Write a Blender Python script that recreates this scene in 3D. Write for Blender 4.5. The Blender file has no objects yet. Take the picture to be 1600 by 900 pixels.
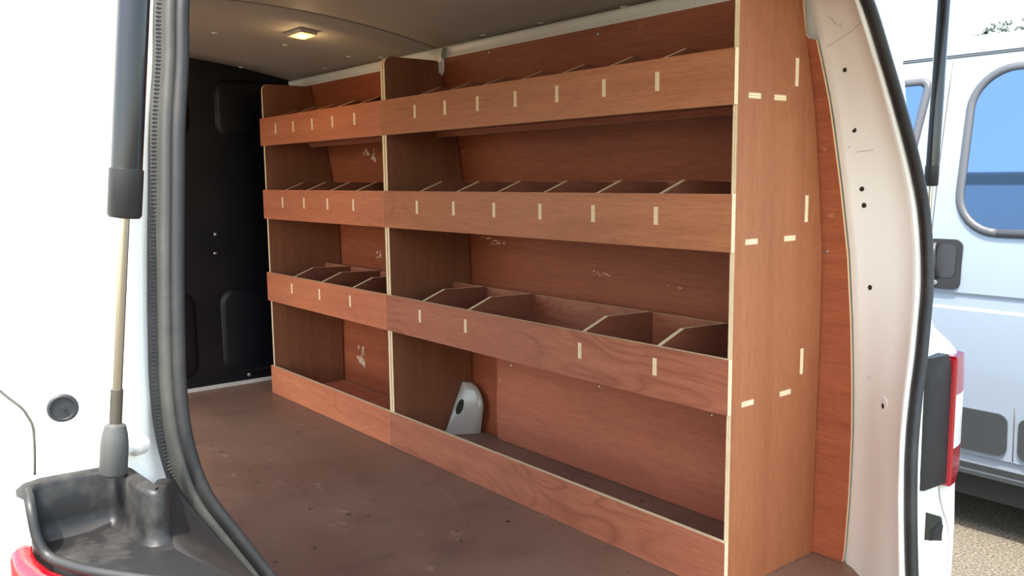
import bpy, bmesh, math, random
from mathutils import Matrix, Vector
random.seed(7)
sc = bpy.context.scene
COL = sc.collection

# ------------------------------------------------------------------ camera, sky, sun, exposure
YAW, PITCH, ROLL = math.radians(38.707), math.radians(-7.285), math.radians(-0.639)
CAM = Vector((-1.4455, -1.0877, 0.8978))
fw = Vector((math.sin(YAW)*math.cos(PITCH), math.cos(YAW)*math.cos(PITCH), math.sin(PITCH)))
rt = Vector((math.cos(YAW), -math.sin(YAW), 0)); up = rt.cross(fw)
r2 = rt*math.cos(ROLL)+up*math.sin(ROLL); u2 = -rt*math.sin(ROLL)+up*math.cos(ROLL)
cd = bpy.data.cameras.new('camera'); cam = bpy.data.objects.new('camera', cd); COL.objects.link(cam)
cd.sensor_fit = 'HORIZONTAL'; cd.sensor_width = 36; cd.lens = 1345.87/1600*36; cd.clip_start = .02; cd.clip_end = 300
M = Matrix((r2, u2, -fw)).transposed().to_4x4(); M.translation = CAM; cam.matrix_world = M
sc.camera = cam

w = bpy.data.worlds.new('sky'); sc.world = w; w.use_nodes = True
nt = w.node_tree; bg = nt.nodes['Background']
sky = nt.nodes.new('ShaderNodeTexSky'); sky.sky_type = 'NISHITA'; sky.sun_disc = False
SUN_DIR = Vector((-.55, -.25, 1.2)).normalized()
sky.sun_elevation = math.asin(SUN_DIR.z); sky.sun_rotation = math.atan2(SUN_DIR.x, SUN_DIR.y)
sky.air_density = 1.2; sky.dust_density = 2.5; sky.ozone_density = 1.0
wt = nt.nodes.new('ShaderNodeMixRGB'); wt.blend_type = 'MULTIPLY'; wt.inputs[0].default_value = 1; wt.inputs[2].default_value = (1.0, .955, .87, 1)
nt.links.new(sky.outputs[0], wt.inputs[1]); nt.links.new(wt.outputs[0], bg.inputs[0]); bg.inputs[1].default_value = 0.32
sl = bpy.data.lights.new('sun', 'SUN'); sl.energy = 3.6; sl.angle = math.radians(.6); sl.color = (1, .95, .86)
so = bpy.data.objects.new('sun', sl); COL.objects.link(so)
so.rotation_euler = SUN_DIR.to_track_quat('Z', 'Y').to_euler(); so.location = (-3, -2, 6)
vs = sc.view_settings; vs.view_transform = 'Standard'; vs.look = 'None'; vs.gamma = 1; vs.use_curve_mapping = False
vs.exposure = 1.65

# ------------------------------------------------------------------ materials
def lin(c):
    return tuple(((v/255)/12.92 if v/255 <= .04045 else ((v/255+.055)/1.055)**2.4) for v in c)+(1,)
class N:
    def __init__(s, name):
        s.m = bpy.data.materials.new(name); s.m.use_nodes = True; s.t = s.m.node_tree
        s.b = s.t.nodes['Principled BSDF']
    def n(s, typ, **kw):
        k = s.t.nodes.new('ShaderNode'+typ)
        for a, v in kw.items():
            if a.startswith('i_'): k.inputs[a[2:].replace('_', ' ')].default_value = v
            else: setattr(k, a, v)
        return k
    def l(s, a, b): s.t.links.new(a, b)
    def math(s, op, a, b=None):
        k = s.n('Math', operation=op)
        for i, v in enumerate((a, b)):
            if v is None: continue
            if isinstance(v, (int, float)): k.inputs[i].default_value = v
            else: s.l(v, k.inputs[i])
        return k.outputs[0]
    def coord(s, scale=(1, 1, 1), rnd=0):
        tc = s.n('TexCoord'); mp = s.n('Mapping'); mp.inputs['Scale'].default_value = scale
        src = tc.outputs['Object']
        if rnd:
            oi = s.n('ObjectInfo'); a = s.n('VectorMath', operation='ADD')
            cm = s.n('CombineXYZ'); r = s.math('MULTIPLY', oi.outputs['Random'], rnd)
            for k in range(3): s.l(r, cm.inputs[k])
            s.l(src, a.inputs[0]); s.l(cm.outputs[0], a.inputs[1]); src = a.outputs[0]
        s.l(src, mp.inputs['Vector']); return mp.outputs[0]
    def noise(s, vec, scale, detail=3, rough=.5, dist=0):
        k = s.n('TexNoise'); k.inputs['Scale'].default_value = scale; k.inputs['Detail'].default_value = detail
        k.inputs['Roughness'].default_value = rough; k.inputs['Distortion'].default_value = dist
        s.l(vec, k.inputs['Vector']); return k.outputs['Fac']
    def ramp(s, f, stops):
        k = s.n('ValToRGB'); e = k.color_ramp.elements
        while len(e) < len(stops): e.new(.5)
        for x, (p, c) in zip(e, stops):
            x.position = p; x.color = c if len(c) == 4 else lin(c)
        s.l(f, k.inputs[0]); return k.outputs[0]
    def mix(s, f, a, b, typ='MIX'):
        k = s.n('MixRGB', blend_type=typ)
        for i, v in zip((0, 1, 2), (f, a, b)):
            if isinstance(v, (int, float)): k.inputs[i].default_value = v
            elif isinstance(v, tuple): k.inputs[i].default_value = v if len(v) == 4 else lin(v)
            else: s.l(v, k.inputs[i])
        return k.outputs[0]
    def bump(s, h, st, dist=.001):
        k = s.n('Bump'); k.inputs['Strength'].default_value = st; k.inputs['Distance'].default_value = dist
        s.l(h, k.inputs['Height']); s.l(k.outputs[0], s.b.inputs['Normal'])
    def set(s, col=None, rough=.5, metal=0, spec=.5, coat=0):
        b = s.b
        if col is not None:
            if isinstance(col, tuple): b.inputs['Base Color'].default_value = lin(col)
            else: s.l(col, b.inputs['Base Color'])
        if isinstance(rough, (int, float)): b.inputs['Roughness'].default_value = rough
        else: s.l(rough, b.inputs['Roughness'])
        b.inputs['Metallic'].default_value = metal; b.inputs['Specular IOR Level'].default_value = spec
        b.inputs['Coat Weight'].default_value = coat
        return s.m
def flat(name, col, rough=.5, metal=0, spec=.5, coat=0): return N(name).set(col, rough, metal, spec, coat)

def wood(name, light, mid, dark, figure=.35, rough=.5, rnd=17.0, grain=1.0, spec=.35):
    """plywood face veneer: the grain runs along the object's local X"""
    m = N(name)
    fine = m.noise(m.coord((14, 210*grain, 210*grain), rnd), 1, 5, .7)
    streak = m.noise(m.coord((1.0, 26, 26), rnd), 1, 3, .55, .3)
    fig = m.noise(m.coord((1.5, 6.5, 6.5), rnd), 1, 2, .5, .6)
    band = m.math('PINGPONG', m.math('MULTIPLY', fig, 26), 1)
    zone = m.ramp(m.noise(m.coord((1.6, 2.2, 2.2), rnd+3), 1, 1), [(.42, (0, 0, 0, 1)), (.6, (1, 1, 1, 1))])
    blot = m.noise(m.coord((2.2, 3.5, 3.5), rnd), 1, 3, .6)
    base = m.ramp(streak, [(.28, mid), (.72, light)])
    c = m.mix(m.math('MULTIPLY', m.math('MULTIPLY', m.math('POWER', band, 2.5), zone), figure), base, dark)
    c = m.mix(m.ramp(fine, [(.42, (0, 0, 0, 1)), (.66, (.42, .42, .42, 1))]), c, dark)
    c = m.mix(m.ramp(blot, [(.35, (0, 0, 0, 1)), (.75, (.28, .28, .28, 1))]), c, dark)
    fleck = m.noise(m.coord((55, 420*grain, 420*grain), rnd), 1, 3, .7)
    c = m.mix(m.ramp(fleck, [(.5, (0, 0, 0, 1)), (.72, (.4, .4, .4, 1))]), c, dark)
    m.bump(fine, .12, .0006)
    return m.set(c, rough, 0, spec)
WOOD = wood('plywood_face', (196, 130, 88), (180, 114, 75), (140, 82, 52), .45, .48)
WOODR = wood('plywood_face_red', (186, 119, 89), (171, 103, 76), (132, 72, 52), .62, .5)
WOODE = wood('plywood_face_inner_shade', (146, 95, 68), (131, 81, 57), (102, 60, 41), .10, .55, 17, 1.3)  # inner side panels: shade of the bay darkened into the veneer colour
WOODN = wood('plywood_face_rear_lit', (174, 113, 75), (159, 99, 64), (130, 74, 47), .16, .55, 17, 1.3)  # lit copy of the side-panel veneer: rear daylight in the end panel's colour
WOODD = wood('plywood_face_bins_shade', (142, 86, 64), (126, 72, 53), (94, 51, 38), .12, .55, 17, 1.3)  # dividers: shade inside the bins put into the colour
WOODF = wood('plywood_face_far_lit', (208, 130, 92), (194, 114, 79), (148, 80, 54), .35, .5)  # far front boards: extra side-door light brightened into the veneer colour
LIN = wood('lining_plywood', (180, 101, 66), (160, 85, 55), (114, 56, 37), .16, .48)
def scuffs(mat, col, lo, amt, sc_):
    """pale scrapes worn into the face"""
    t = mat.node_tree; b = t.nodes['Principled BSDF']; old = b.inputs['Base Color'].links[0].from_socket
    tc = t.nodes.new('ShaderNodeTexCoord'); mp = t.nodes.new('ShaderNodeMapping'); mp.inputs['Scale'].default_value = sc_
    nz = t.nodes.new('ShaderNodeTexNoise'); nz.inputs['Scale'].default_value = 1; nz.inputs['Detail'].default_value = 6; nz.inputs['Roughness'].default_value = .72
    rp = t.nodes.new('ShaderNodeValToRGB'); rp.color_ramp.elements[0].position = lo; rp.color_ramp.elements[1].position = lo+.07
    rp.color_ramp.elements[1].color = (amt, amt, amt, 1); mx = t.nodes.new('ShaderNodeMixRGB'); mx.inputs[2].default_value = lin(col)
    t.links.new(tc.outputs['Object'], mp.inputs[0]); t.links.new(mp.outputs[0], nz.inputs['Vector']); t.links.new(nz.outputs['Fac'], rp.inputs[0])
    t.links.new(rp.outputs[0], mx.inputs[0]); t.links.new(old, mx.inputs[1]); t.links.new(mx.outputs[0], b.inputs['Base Color'])
scuffs(LIN, (216, 160, 126), .66, .55, (6, 8, 8))
PATCH = wood('patch_plywood', (204, 126, 94), (188, 108, 80), (146, 78, 56), .10, .6, 9, 1.2)
scuffs(PATCH, (84, 52, 44), .70, .6, (14, 20, 20))

def ply_edge():
    m = N('plywood_edge')
    tc = m.n('TexCoord'); sp = m.n('SeparateXYZ'); m.l(tc.outputs['Object'], sp.inputs[0])
    wv = m.math('SINE', m.math('MULTIPLY', sp.outputs['Z'], 2*math.pi/.0048))
    nz = m.noise(m.coord((60, 60, 60)), 1, 2)
    f = m.math('MULTIPLY', m.math('GREATER_THAN', wv, .45), m.math('MULTIPLY', nz, 1.1))
    return m.set(m.mix(f, (244, 224, 184), (188, 146, 102)), .65, 0, .3)
EDGE = ply_edge()

def floor_mat():
    m = N('cargo_floor_plywood')
    g = m.noise(m.coord((40, 2.5, 40)), 1, 4, .6)
    b = m.noise(m.coord((1.3, 1.0, 1)), 1.6, 4, .6)
    c = m.mix(g, (130, 99, 83), (110, 80, 67))
    c = m.mix(m.ramp(b, [(.35, (0, 0, 0, 1)), (.7, (.6, .6, .6, 1))]), c, (150, 122, 100))
    sp = m.noise(m.coord((16, 11, 20)), 1, 6, .78)
    c = m.mix(m.ramp(sp, [(.60, (0, 0, 0, 1)), (.68, (.4, .4, .4, 1))]), c, (196, 174, 154))
    dk = m.noise(m.coord((34, 20, 30)), 1, 3, .6)
    c = m.mix(m.ramp(dk, [(.67, (0, 0, 0, 1)), (.71, (.75, .75, .75, 1))]), c, (56, 40, 34))
    sm = m.noise(m.coord((3, 6, 3)), 1, 5, .65)
    c = m.mix(m.ramp(sm, [(.5, (0, 0, 0, 1)), (.7, (.45, .45, .45, 1))]), c, (92, 70, 62))
    m.bump(g, .15, .001)
    return m.set(c, m.ramp(b, [(.3, (.38, .38, .38, 1)), (.8, (.6, .6, .6, 1))]), 0, .4)
FLOOR = floor_mat()
def paint_mat(name, col, rough=.32):
    m = N(name); d = m.noise(m.coord((5, 5, 5)), 1, 4, .6)
    c = m.mix(m.ramp(d, [(.45, (0, 0, 0, 1)), (.8, (.14, .14, .14, 1))]), col, tuple(int(v*.88) for v in col))
    return m.set(c, rough, 0, .5, .25)
WHITE = paint_mat('white_body_paint', (247, 246, 238))
def ceil_mat():
    m = N('headliner_board'); n = m.noise(m.coord((300, 300, 300)), 1, 2)
    b = m.noise(m.coord((3, 3, 3)), 1, 3)
    c = m.mix(n, (172, 165, 150), (160, 152, 138)); c = m.mix(m.math('MULTIPLY', b, .3), c, (140, 126, 114))
    m.bump(n, .1, .0005); return m.set(c, .7, 0, .3)
CEIL = ceil_mat()
BLACKSTEEL = flat('black_bulkhead_paint', (6, 9, 17), .36, 0, .4)
def plastic(name, c0, c1, amt, rough):
    m = N(name); d = m.noise(m.coord((14, 14, 14)), 1, 6, .7); f = m.noise(m.coord((160, 160, 160)), 1, 2)
    c = m.mix(m.ramp(d, [(.48, (0, 0, 0, 1)), (.75, (amt, amt, amt, 1))]), c0, c1)
    m.bump(f, .15, .0005); return m.set(c, rough, 0, .45)
DUSTY = plastic('dusty_black_plastic', (20, 20, 21), (92, 90, 86), .45, .5)
RUBBER = plastic('black_rubber', (30, 30, 30), (72, 70, 65), .35, .5)
PLAST = plastic('dark_grey_plastic', (26, 26, 27), (64, 63, 60), .3, .5)
TUBE = flat('black_gloss_tube', (20, 21, 25), .22, 0, .35, .2)
STEEL = flat('steel_rod', (176, 170, 156), .22, 1.0)
DARKSTEEL = flat('dull_steel', (110, 106, 98), .4, 1.0)
ZINC = flat('zinc_screw', (186, 184, 178), .35, 1.0)
GAP = flat('panel_gap_dark', (70, 68, 62), .8)
HOLE = flat('hole_dark', (40, 40, 26), .9)
GROM = flat('grommet_rubber', (34, 36, 40), .55)
def lens(name, col, rough=.12):
    m = N(name); n = m.n('TexChecker'); 
    v = m.noise(m.coord((220, 220, 220)), 1, 1); m.bump(v, .25, .002)
    s = m.set(col, rough, 0, .6, .5); return s
REDL = lens('red_lamp_lens', (150, 8, 22)); CLEARL = lens('clear_lamp_lens', (236, 232, 228))
def metallic(name, col):
    m = N(name); return m.set(col, .3, .35, .5, .7)
SILVER = metallic('silver_blue_paint', (138, 150, 164))
GLASS = flat('dark_tinted_glass', (72, 98, 130), .03, .75, .9)
MOULD = plastic('grey_moulding_plastic', (42, 45, 47), (60, 63, 65), .3, .5)
WINSEAL = flat('window_rubber', (66, 68, 72), .4)
TYRE = flat('tyre_rubber', (26, 26, 26), .8)
def asphalt():
    m = N('asphalt'); a = m.noise(m.coord((90, 90, 90)), 1, 3, .7); b = m.noise(m.coord((1.1, 1.1, 1)), 1, 4, .6)
    c = m.ramp(a, [(.3, (44, 41, 37)), (.5, (88, 82, 72)), (.7, (138, 129, 113))])
    c = m.mix(m.math('MULTIPLY', b, .4), c, (92, 88, 80)); m.bump(a, .5, .006); return m.set(c, .9, 0, .2)
ASPH = asphalt()
def emit(name, col, st):
    m = N(name); m.b.inputs['Emission Color'].default_value = lin(col); m.b.inputs['Emission Strength'].default_value = st
    return m.set(col, .3)
LAMPGLOW = emit('lit_lamp_lens', (255, 190, 70), 2.6)
LAMPBULB = emit('lamp_bulb_glow', (255, 224, 150), 14)
LAMPBODY = flat('lamp_housing_plastic', (186, 176, 158), .5)
LEAF = flat('leaf_green', (34, 46, 32), .7); BARK = flat('bark', (84, 70, 58), .9)

# ------------------------------------------------------------------ helpers
W = {}
def link(name, mesh, parent=None, mw=None):
    o = bpy.data.objects.new(name, mesh); COL.objects.link(o)
    mw = mw or Matrix.Identity(4); W[o] = mw
    if parent is not None:
        o.parent = parent; o.matrix_basis = W[parent].inverted() @ mw
    else: o.matrix_basis = mw
    return o
def tag(o, label=None, cat=None, group=None, kind=None):
    for k, v in (('label', label), ('category', cat), ('group', group), ('kind', kind)):
        if v: o[k] = v
    return o
def empty(name, loc, label, cat, group=None, rz=0):
    e = link(name, None, None, Matrix.Translation(loc) @ Matrix.Rotation(rz, 4, 'Z')); e.empty_display_size = .1
    return tag(e, label, cat, group)
def mesh_obj(name, bm, mats, parent=None, mw=None, smooth=False, recalc=True):
    if recalc: bmesh.ops.recalc_face_normals(bm, faces=bm.faces)
    me = bpy.data.meshes.new(name); bm.to_mesh(me); bm.free()
    for m in (mats if isinstance(mats, (list, tuple)) else [mats]): me.materials.append(m)
    if smooth:
        for p in me.polygons: p.use_smooth = True
    return link(name, me, parent, mw)
def axes(x, y, z, o):
    m = Matrix((Vector(x), Vector(y), Vector(z))).transposed().to_4x4(); m.translation = Vector(o); return m
AX_FRONT = ((0, 1, 0), (0, 0, 1), (1, 0, 0))      # local x = Y, y = Z, thickness +X
AX_SIDE = ((0, 0, 1), (1, 0, 0), (0, 1, 0))       # local x = Z, y = X, thickness +Y
AX_FLAT = ((0, 1, 0), (-1, 0, 0), (0, 0, 1))      # local x = Y, y = -X, thickness +Z
AX_DIV = ((1, 0, 0), (0, 0, 1), (0, -1, 0))       # local x = X, y = Z, thickness -Y
PANELS = {}
def panel(name, pts, t, ax, origin, parent, face, edge=None, bevel=0):
    """a flat sheet: outline pts in local x,y; thickness t along local z; cut edges get the edge material"""
    key = (tuple(pts), t, face.name, edge.name if edge else '', bevel)
    if key not in PANELS:
        bm = bmesh.new(); n = len(pts)
        a = [bm.verts.new((x, y, 0)) for x, y in pts]; b = [bm.verts.new((x, y, t)) for x, y in pts]
        bm.faces.new(a); bm.faces.new(b)
        for i in range(n):
            f = bm.faces.new((a[i], a[(i+1) % n], b[(i+1) % n], b[i])); f.material_index = 1 if edge else 0
        bmesh.ops.recalc_face_normals(bm, faces=bm.faces)
        if bevel:
            bmesh.ops.bevel(bm, geom=[e for e in bm.edges], offset=bevel, segments=1, affect='EDGES')
        me = bpy.data.meshes.new(name); bm.to_mesh(me); bm.free(); me.materials.append(face)
        if edge: me.materials.append(edge)
        PANELS[key] = me
    return link(name, PANELS[key], parent, axes(*ax, origin))
def rect(x0, y0, x1, y1): return [(x0, y0), (x1, y0), (x1, y1), (x0, y1)]
def rrect(x0, y0, x1, y1, r, n=5):
    p = []
    for cx, cy, a0 in ((x1-r, y0+r, -90), (x1-r, y1-r, 0), (x0+r, y1-r, 90), (x0+r, y0+r, 180)):
        for k in range(n+1):
            a = math.radians(a0+90*k/n); p.append((cx+r*math.cos(a), cy+r*math.sin(a)))
    return p
def itp(z, T, k=1):
    if z <= T[0][0]: return T[0][k]
    for a, b in zip(T, T[1:]):
        if z <= b[0]: return a[k]+(b[k]-a[k])*(z-a[0])/(b[0]-a[0])
    return T[-1][k]
def loft(name, rows, mat, parent=None, smooth=True, closed=False, thick=0, caps=False):
    bm = bmesh.new(); R = [[bm.verts.new(p) for p in r] for r in rows]; n = len(rows[0])
    for a, b in zip(R, R[1:]):
        for i in range(n if closed else n-1):
            bm.faces.new((a[i], a[(i+1) % n], b[(i+1) % n], b[i]))
    if caps: bm.faces.new(R[0]); bm.faces.new(R[-1])
    o = mesh_obj(name, bm, mat, parent, None if parent is None else None, smooth)
    if parent is not None: o.matrix_basis = W[parent].inverted(); W[o] = Matrix.Identity(4)
    if thick:
        md = o.modifiers.new('thickness', 'SOLIDIFY'); md.thickness = abs(thick); md.offset = 1 if thick > 0 else -1
    return o
def box(name, lo, hi, mat, parent=None, bevel=0, seg=2):
    bm = bmesh.new(); bmesh.ops.create_cube(bm, size=1)
    c = [(a+b)/2 for a, b in zip(lo, hi)]; s = [b-a for a, b in zip(lo, hi)]
    for v in bm.verts: v.co = [v.co[k]*s[k] for k in range(3)]
    if bevel: bmesh.ops.bevel(bm, geom=bm.edges[:], offset=bevel, segments=seg, affect='EDGES', profile=.5)
    return mesh_obj(name, bm, mat, parent, Matrix.Translation(c))
def sweep(name, pts, prof, mat, parent=None, frame=None, closed_prof=True, smooth=True, caps=True):
    """sweep a 2-D profile along pts; frame(i) gives the two profile axes"""
    P = [Vector(p) for p in pts]; rows = []
    for i, p in enumerate(P):
        a, b = frame(i, P); rows.append([p+a*u+b*v for u, v in prof])
    return loft(name, rows, mat, parent, smooth, closed_prof, 0, caps and closed_prof)
def auto_frame(i, P):
    t = (P[min(i+1, len(P)-1)]-P[max(i-1, 0)]).normalized()
    r = Vector((0, 0, 1)) if abs(t.z) < .9 else Vector((0, 1, 0))
    a = t.cross(r).normalized(); return a, t.cross(a).normalized()
def circ(r, n=12): return [(r*math.cos(2*math.pi*k/n), r*math.sin(2*math.pi*k/n)) for k in range(n)]
def tube(name, pts, r, mat, parent=None, n=10): return sweep(name, pts, circ(r, n), mat, parent, auto_frame)
def lathe(name, a, b, prof, mat, parent=None, n=24):
    """prof: list of (s along a->b in metres, radius)"""
    a, b = Vector(a), Vector(b); t = (b-a).normalized(); r = Vector((0, 1, 0)) if abs(t.y) < .9 else Vector((1, 0, 0))
    u = t.cross(r).normalized(); v = t.cross(u)
    rows = [[a+t*s+(u*math.cos(2*math.pi*k/n)+v*math.sin(2*math.pi*k/n))*rad for k in range(n)] for s, rad in prof]
    o = loft(name, rows, mat, parent, True, True, 0, True)
    o.data.set_sharp_from_angle(angle=math.radians(40)); return o
def catmull(P, n=6):
    P = [Vector(p) for p in P]; Q = []
    for i in range(len(P)-1):
        p0, p1, p2, p3 = P[max(i-1, 0)], P[i], P[i+1], P[min(i+2, len(P)-1)]
        for k in range(n):
            t = k/n
            Q.append(.5*((2*p1)+(p2-p0)*t+(2*p0-5*p1+4*p2-p3)*t*t+(3*p1-p0-3*p2+p3)*t**3))
    Q.append(P[-1]); return Q
def screw(parent, p, nrm, r=.004, mat=None):
    n = Vector(nrm).normalized(); p = Vector(p)
    o = lathe('screw', p-n*.004, p+n*.003, [(0, r*.5), (.004, r), (.0052, r*.85), (.006, r*.3)], mat or ZINC, parent, 10); return o

# ------------------------------------------------------------------ the cargo bay: shared curves
PR = [(0, .333), (.3, .336), (.55, .338), (.72, .335), (.87, .315), (1.04, .288), (1.2, .243), (1.29, .225)]
prof = lambda z: itp(z, PR)
XC = -.435
zceil = lambda x: 1.335+.085*(1-((x-XC)/.72)**2)
SEALX = [(-.06, .12), (.0, .13), (.122, .139), (.25, .156), (.362, .183), (.45, .216), (.528, .252), (.6, .280), (.66, .302), (.729, .314), (.80, .318), (.86, .312),
         (.94, .290), (1.014, .263), (1.12, .219), (1.232, .166), (1.29, .12), (1.33, .04), (1.35, -.06)]
sx = lambda z: itp(z, SEALX)
sy = lambda z: -.27+.14*(z-.5)
EY = [(0, -.076), (.03, -.079), (.16, -.084), (.31, -.084), (.43, -.079), (.57, -.070), (.716, -.058), (.86, -.047), (1.0, -.035), (1.107, -.026), (1.184, -.018), (1.3, .0)]
ey = lambda z: itp(z, EY)

# floor
fl = box('floor', (-1.285, -.21, -.03), (.36, 2.62, 0), FLOOR); tag(fl, 'worn brown plywood cargo floor of the van', kind='structure')
FW_ = W[fl]
# dark knot plug and wood chips left in the floor surface
for (x, y, r) in ((-.10, .62, .006),):
    lathe('knot_plug', (x, y, -.002), (x, y, .001), [(0, r), (.0024, r), (.0028, r*.7)], flat('dark_knot', (48, 34, 26), .8), fl, 12)

# ceiling: two headliner boards meeting over the racking's middle upright
cl = link('ceiling', None, None, Matrix.Translation((XC, 1.2, 1.40))); cl.empty_display_size = .1
tag(cl, 'grey headliner boards under the van roof', kind='structure')
NX = 22
def ceil_panel(y0, y1):
    rows = []
    for j in range(7):
        y = y0+(y1-y0)*j/6
        rows.append([(XC-.72+1.425*i/NX, y, zceil(XC-.72+1.425*i/NX)) for i in range(NX+1)])
    return loft('headliner_board', rows, CEIL, cl, thick=.008)
for y0, y1 in ((-.06, 1.417), (1.424, 2.62)):
    o = ceil_panel(y0, y1); o.modifiers[0].offset = 0
strip = loft('board_joint', [[(XC-.72+1.42*i/NX, y, zceil(XC-.72+1.42*i/NX)-.0046) for i in range(NX+1)] for y in (1.4175, 1.4235)], flat('joint_dark', (44, 40, 36), .9), cl)  # dark bead over the joint between the two boards
for x, y in ((-.31, 1.977), (-.055, 1.965), (.16, 1.879), (.21, 2.175), (.221, 1.749), (.021, 2.58), (.228, 1.13), (.233, .86), (.246, .543), (-.7, 1.9), (-.5, .9), (-.1, .9)):
    z = zceil(x)-.004
    lathe('ceiling_fastener', (x, y, z), (x, y, z-.01), [(0, .011), (.002, .010), (.004, .006), (.005, .002)], flat('fastener_plastic', (206, 200, 188), .5) if x == -.31 else bpy.data.materials['fastener_plastic'], cl, 12)
# outer roof skin
ZR = lambda x: 1.475-.085*((x-XC)/.93)**2
rf = loft('roof', [[(XC-.93+1.86*i/20, y, ZR(XC-.93+1.86*i/20)-(.03 if j == 0 else 0)) for i in range(21)] for j, y in enumerate((-.16, -.10, .5, 2.7, 3.3))], WHITE, thick=.004)
tag(rf, 'white roof skin of the van', kind='structure')

# bulkhead at the front of the bay
bh = link('wall_front', None, None, Matrix.Translation((XC, 2.62, 0))); tag(bh, 'black painted steel bulkhead at the far end of the cargo bay', kind='structure')
bm = bmesh.new(); ring = [(XC-.86, -.02)]+[(XC-.86+1.72*i/24, max(1.34, zceil(XC-.86+1.72*i/24)+.006) if False else zceil(max(XC-.72, min(.28, XC-.86+1.72*i/24)))+.01) for i in range(25)]+[(XC+.86, -.02)]
a = [bm.verts.new((x, 2.605, z)) for x, z in ring]; b = [bm.verts.new((x, 2.625, z)) for x, z in ring]
bm.faces.new(a); bm.faces.new(b)
for i in range(len(ring)): bm.faces.new((a[i], a[(i+1) % len(a)], b[(i+1) % len(a)], b[i]))
o = mesh_obj('bulkhead_sheet', bm, BLACKSTEEL); o.parent = bh; o.matrix_basis = W[bh].inverted()
def pressed(x0, z0, x1, z1, r, d=.012):
    P0 = rrect(x0, z0, x1, z1, r, 8); c = ((x0+x1)/2, (z0+z1)/2)
    def sc_(k, e): return [(x-(e if x > c[0] else -e), k, z-(e if z > c[1] else -e)) for x, z in P0]
    rows = [sc_(2.606, 0), sc_(2.606-d*.35, .004), sc_(2.606-d*.8, .010), sc_(2.606-d, .020)]
    bm = bmesh.new(); R = [[bm.verts.new(p) for p in q] for q in rows]; n = len(P0)
    for A, B in zip(R, R[1:]):
        for i in range(n): bm.faces.new((A[i], A[(i+1) % n], B[(i+1) % n], B[i]))
    bm.faces.new(R[-1])
    q = mesh_obj('pressed_panel', bm, BLACKSTEEL, None, None, True); q.parent = bh; q.matrix_basis = W[bh].inverted()
    q.data.set_sharp_from_angle(angle=math.radians(50))
pressed(-.095, 1.085, .30, 1.33, .05, .008); pressed(-.115, .05, .30, .43, .06, .008); pressed(-.95, 1.085, -.20, 1.36, .05, .008); pressed(-.95, .05, -.22, .43, .06, .008)
pressed(-.95, .565, .30, .585, .009, .006)
for x, z in ((-.12, .671), (-.125, .589), (-.003, .017+.02)):
    screw(bh, (x, 2.602, z), (0, -1, 0), .008)
tr = loft('trim_1', [[(XC-.85, 2.598, .001), (XC-.85, 2.585, .001), (XC-.85, 2.583, .010), (XC-.85, 2.604, .014)], [(.34, 2.598, .001), (.34, 2.585, .001), (.34, 2.583, .010), (.34, 2.604, .014)]], flat('pale_metal_trim', (206, 200, 190), .4), None, False, True, 0, True)
tag(tr, 'pale strip along the foot of the bulkhead', kind='structure')

# ------------------------------------------------------------------ body sides (inner pillar, rear face, outer skin) as lofted shells
ZS = [-.33, -.2, -.06, .05, .122, .2, .26, .32, .362, .41, .45, .49, .528, .56, .6, .64, .69, .729, .77, .82, .86, .9, .95, 1.014, 1.07, 1.12, 1.18, 1.232, 1.27, 1.30, 1.325]
def xout(z): return itp(z, [(-.33, .50), (-.05, .520), (.09, .525), (.2, .515), (.7, .515), (.95, .50), (1.2, .47), (1.33, .45), (1.42, .42)])
def section(z):
    X, Y = sx(z), sy(z); p = prof(min(z, 1.29)); e = ey(max(0, min(z, 1.3))); xo = xout(z)
    f = lambda t, bx=0, by=0: (p+.014+(X+.004-p-.014)*t+bx, e-.014+(Y+.004-e+.014)*t+by, z)
    low = itp(z, [(.50, 1), (.57, 0)])          # below the shoulder the rear corner stands out to carry the lamp
    L = lambda a_, b_: a_*low+b_*(1-low)
    c6 = (L(max(.345, X+.04), max(X+.055, .35)), L(-.246, Y+.02)); c7 = (L(xo-.02, xo-.07), L(-.252, Y+.06)); c8 = (L(xo-.004, xo-.02), L(-.236, Y+.13))
    return [(p+.05, .25, z), (p+.03, e+.03, z), (p+.022, e+.002, z), (p+.012, e-.006, z), f(.06), f(.3, .004), f(.6, .006), f(.86, .006), (X+.002, Y+.012, z), (X+.010, Y+.006, z),
            (X+.032, Y+.006, z), (c6[0], c6[1], z), (c7[0], c7[1], z), (c8[0], c8[1], z), (xo, Y+.22, z), (xo+.015, .4, z), (xo+.03, 2.0, z), (xo+.03, 3.3, z)]
LT = [(-.06, -1.0), (.06, -1.01), (.2, -1.03), (.34, -1.05), (.42, -1.075), (.493, -1.113), (.547, -1.144), (.592, -1.168), (.645, -1.180), (.701, -1.1815), (.763, -1.177), (.825, -1.171), (.888, -1.164), (.95, -1.157), (1.014, -1.147), (1.078, -1.139), (1.15, -1.107), (1.235, -1.062), (1.31, -1.01), (1.35, -.85)]
slx = lambda z: itp(z, LT)
wr = link('wall_right', None, None, Matrix.Translation((.4, 1.2, 0))); tag(wr, 'white painted side wall and rear pillar of the van beside the racking', kind='structure')
wl = link('wall_left', None, None, Matrix.Translation((-1.3, 1.2, 0))); tag(wl, 'white painted side wall and rear pillar of the van on the left', kind='structure')
loft('side_shell', [section(z) for z in ZS], WHITE, wr)
mir = lambda p: (2*XC-p[0], p[1], p[2])
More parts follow.
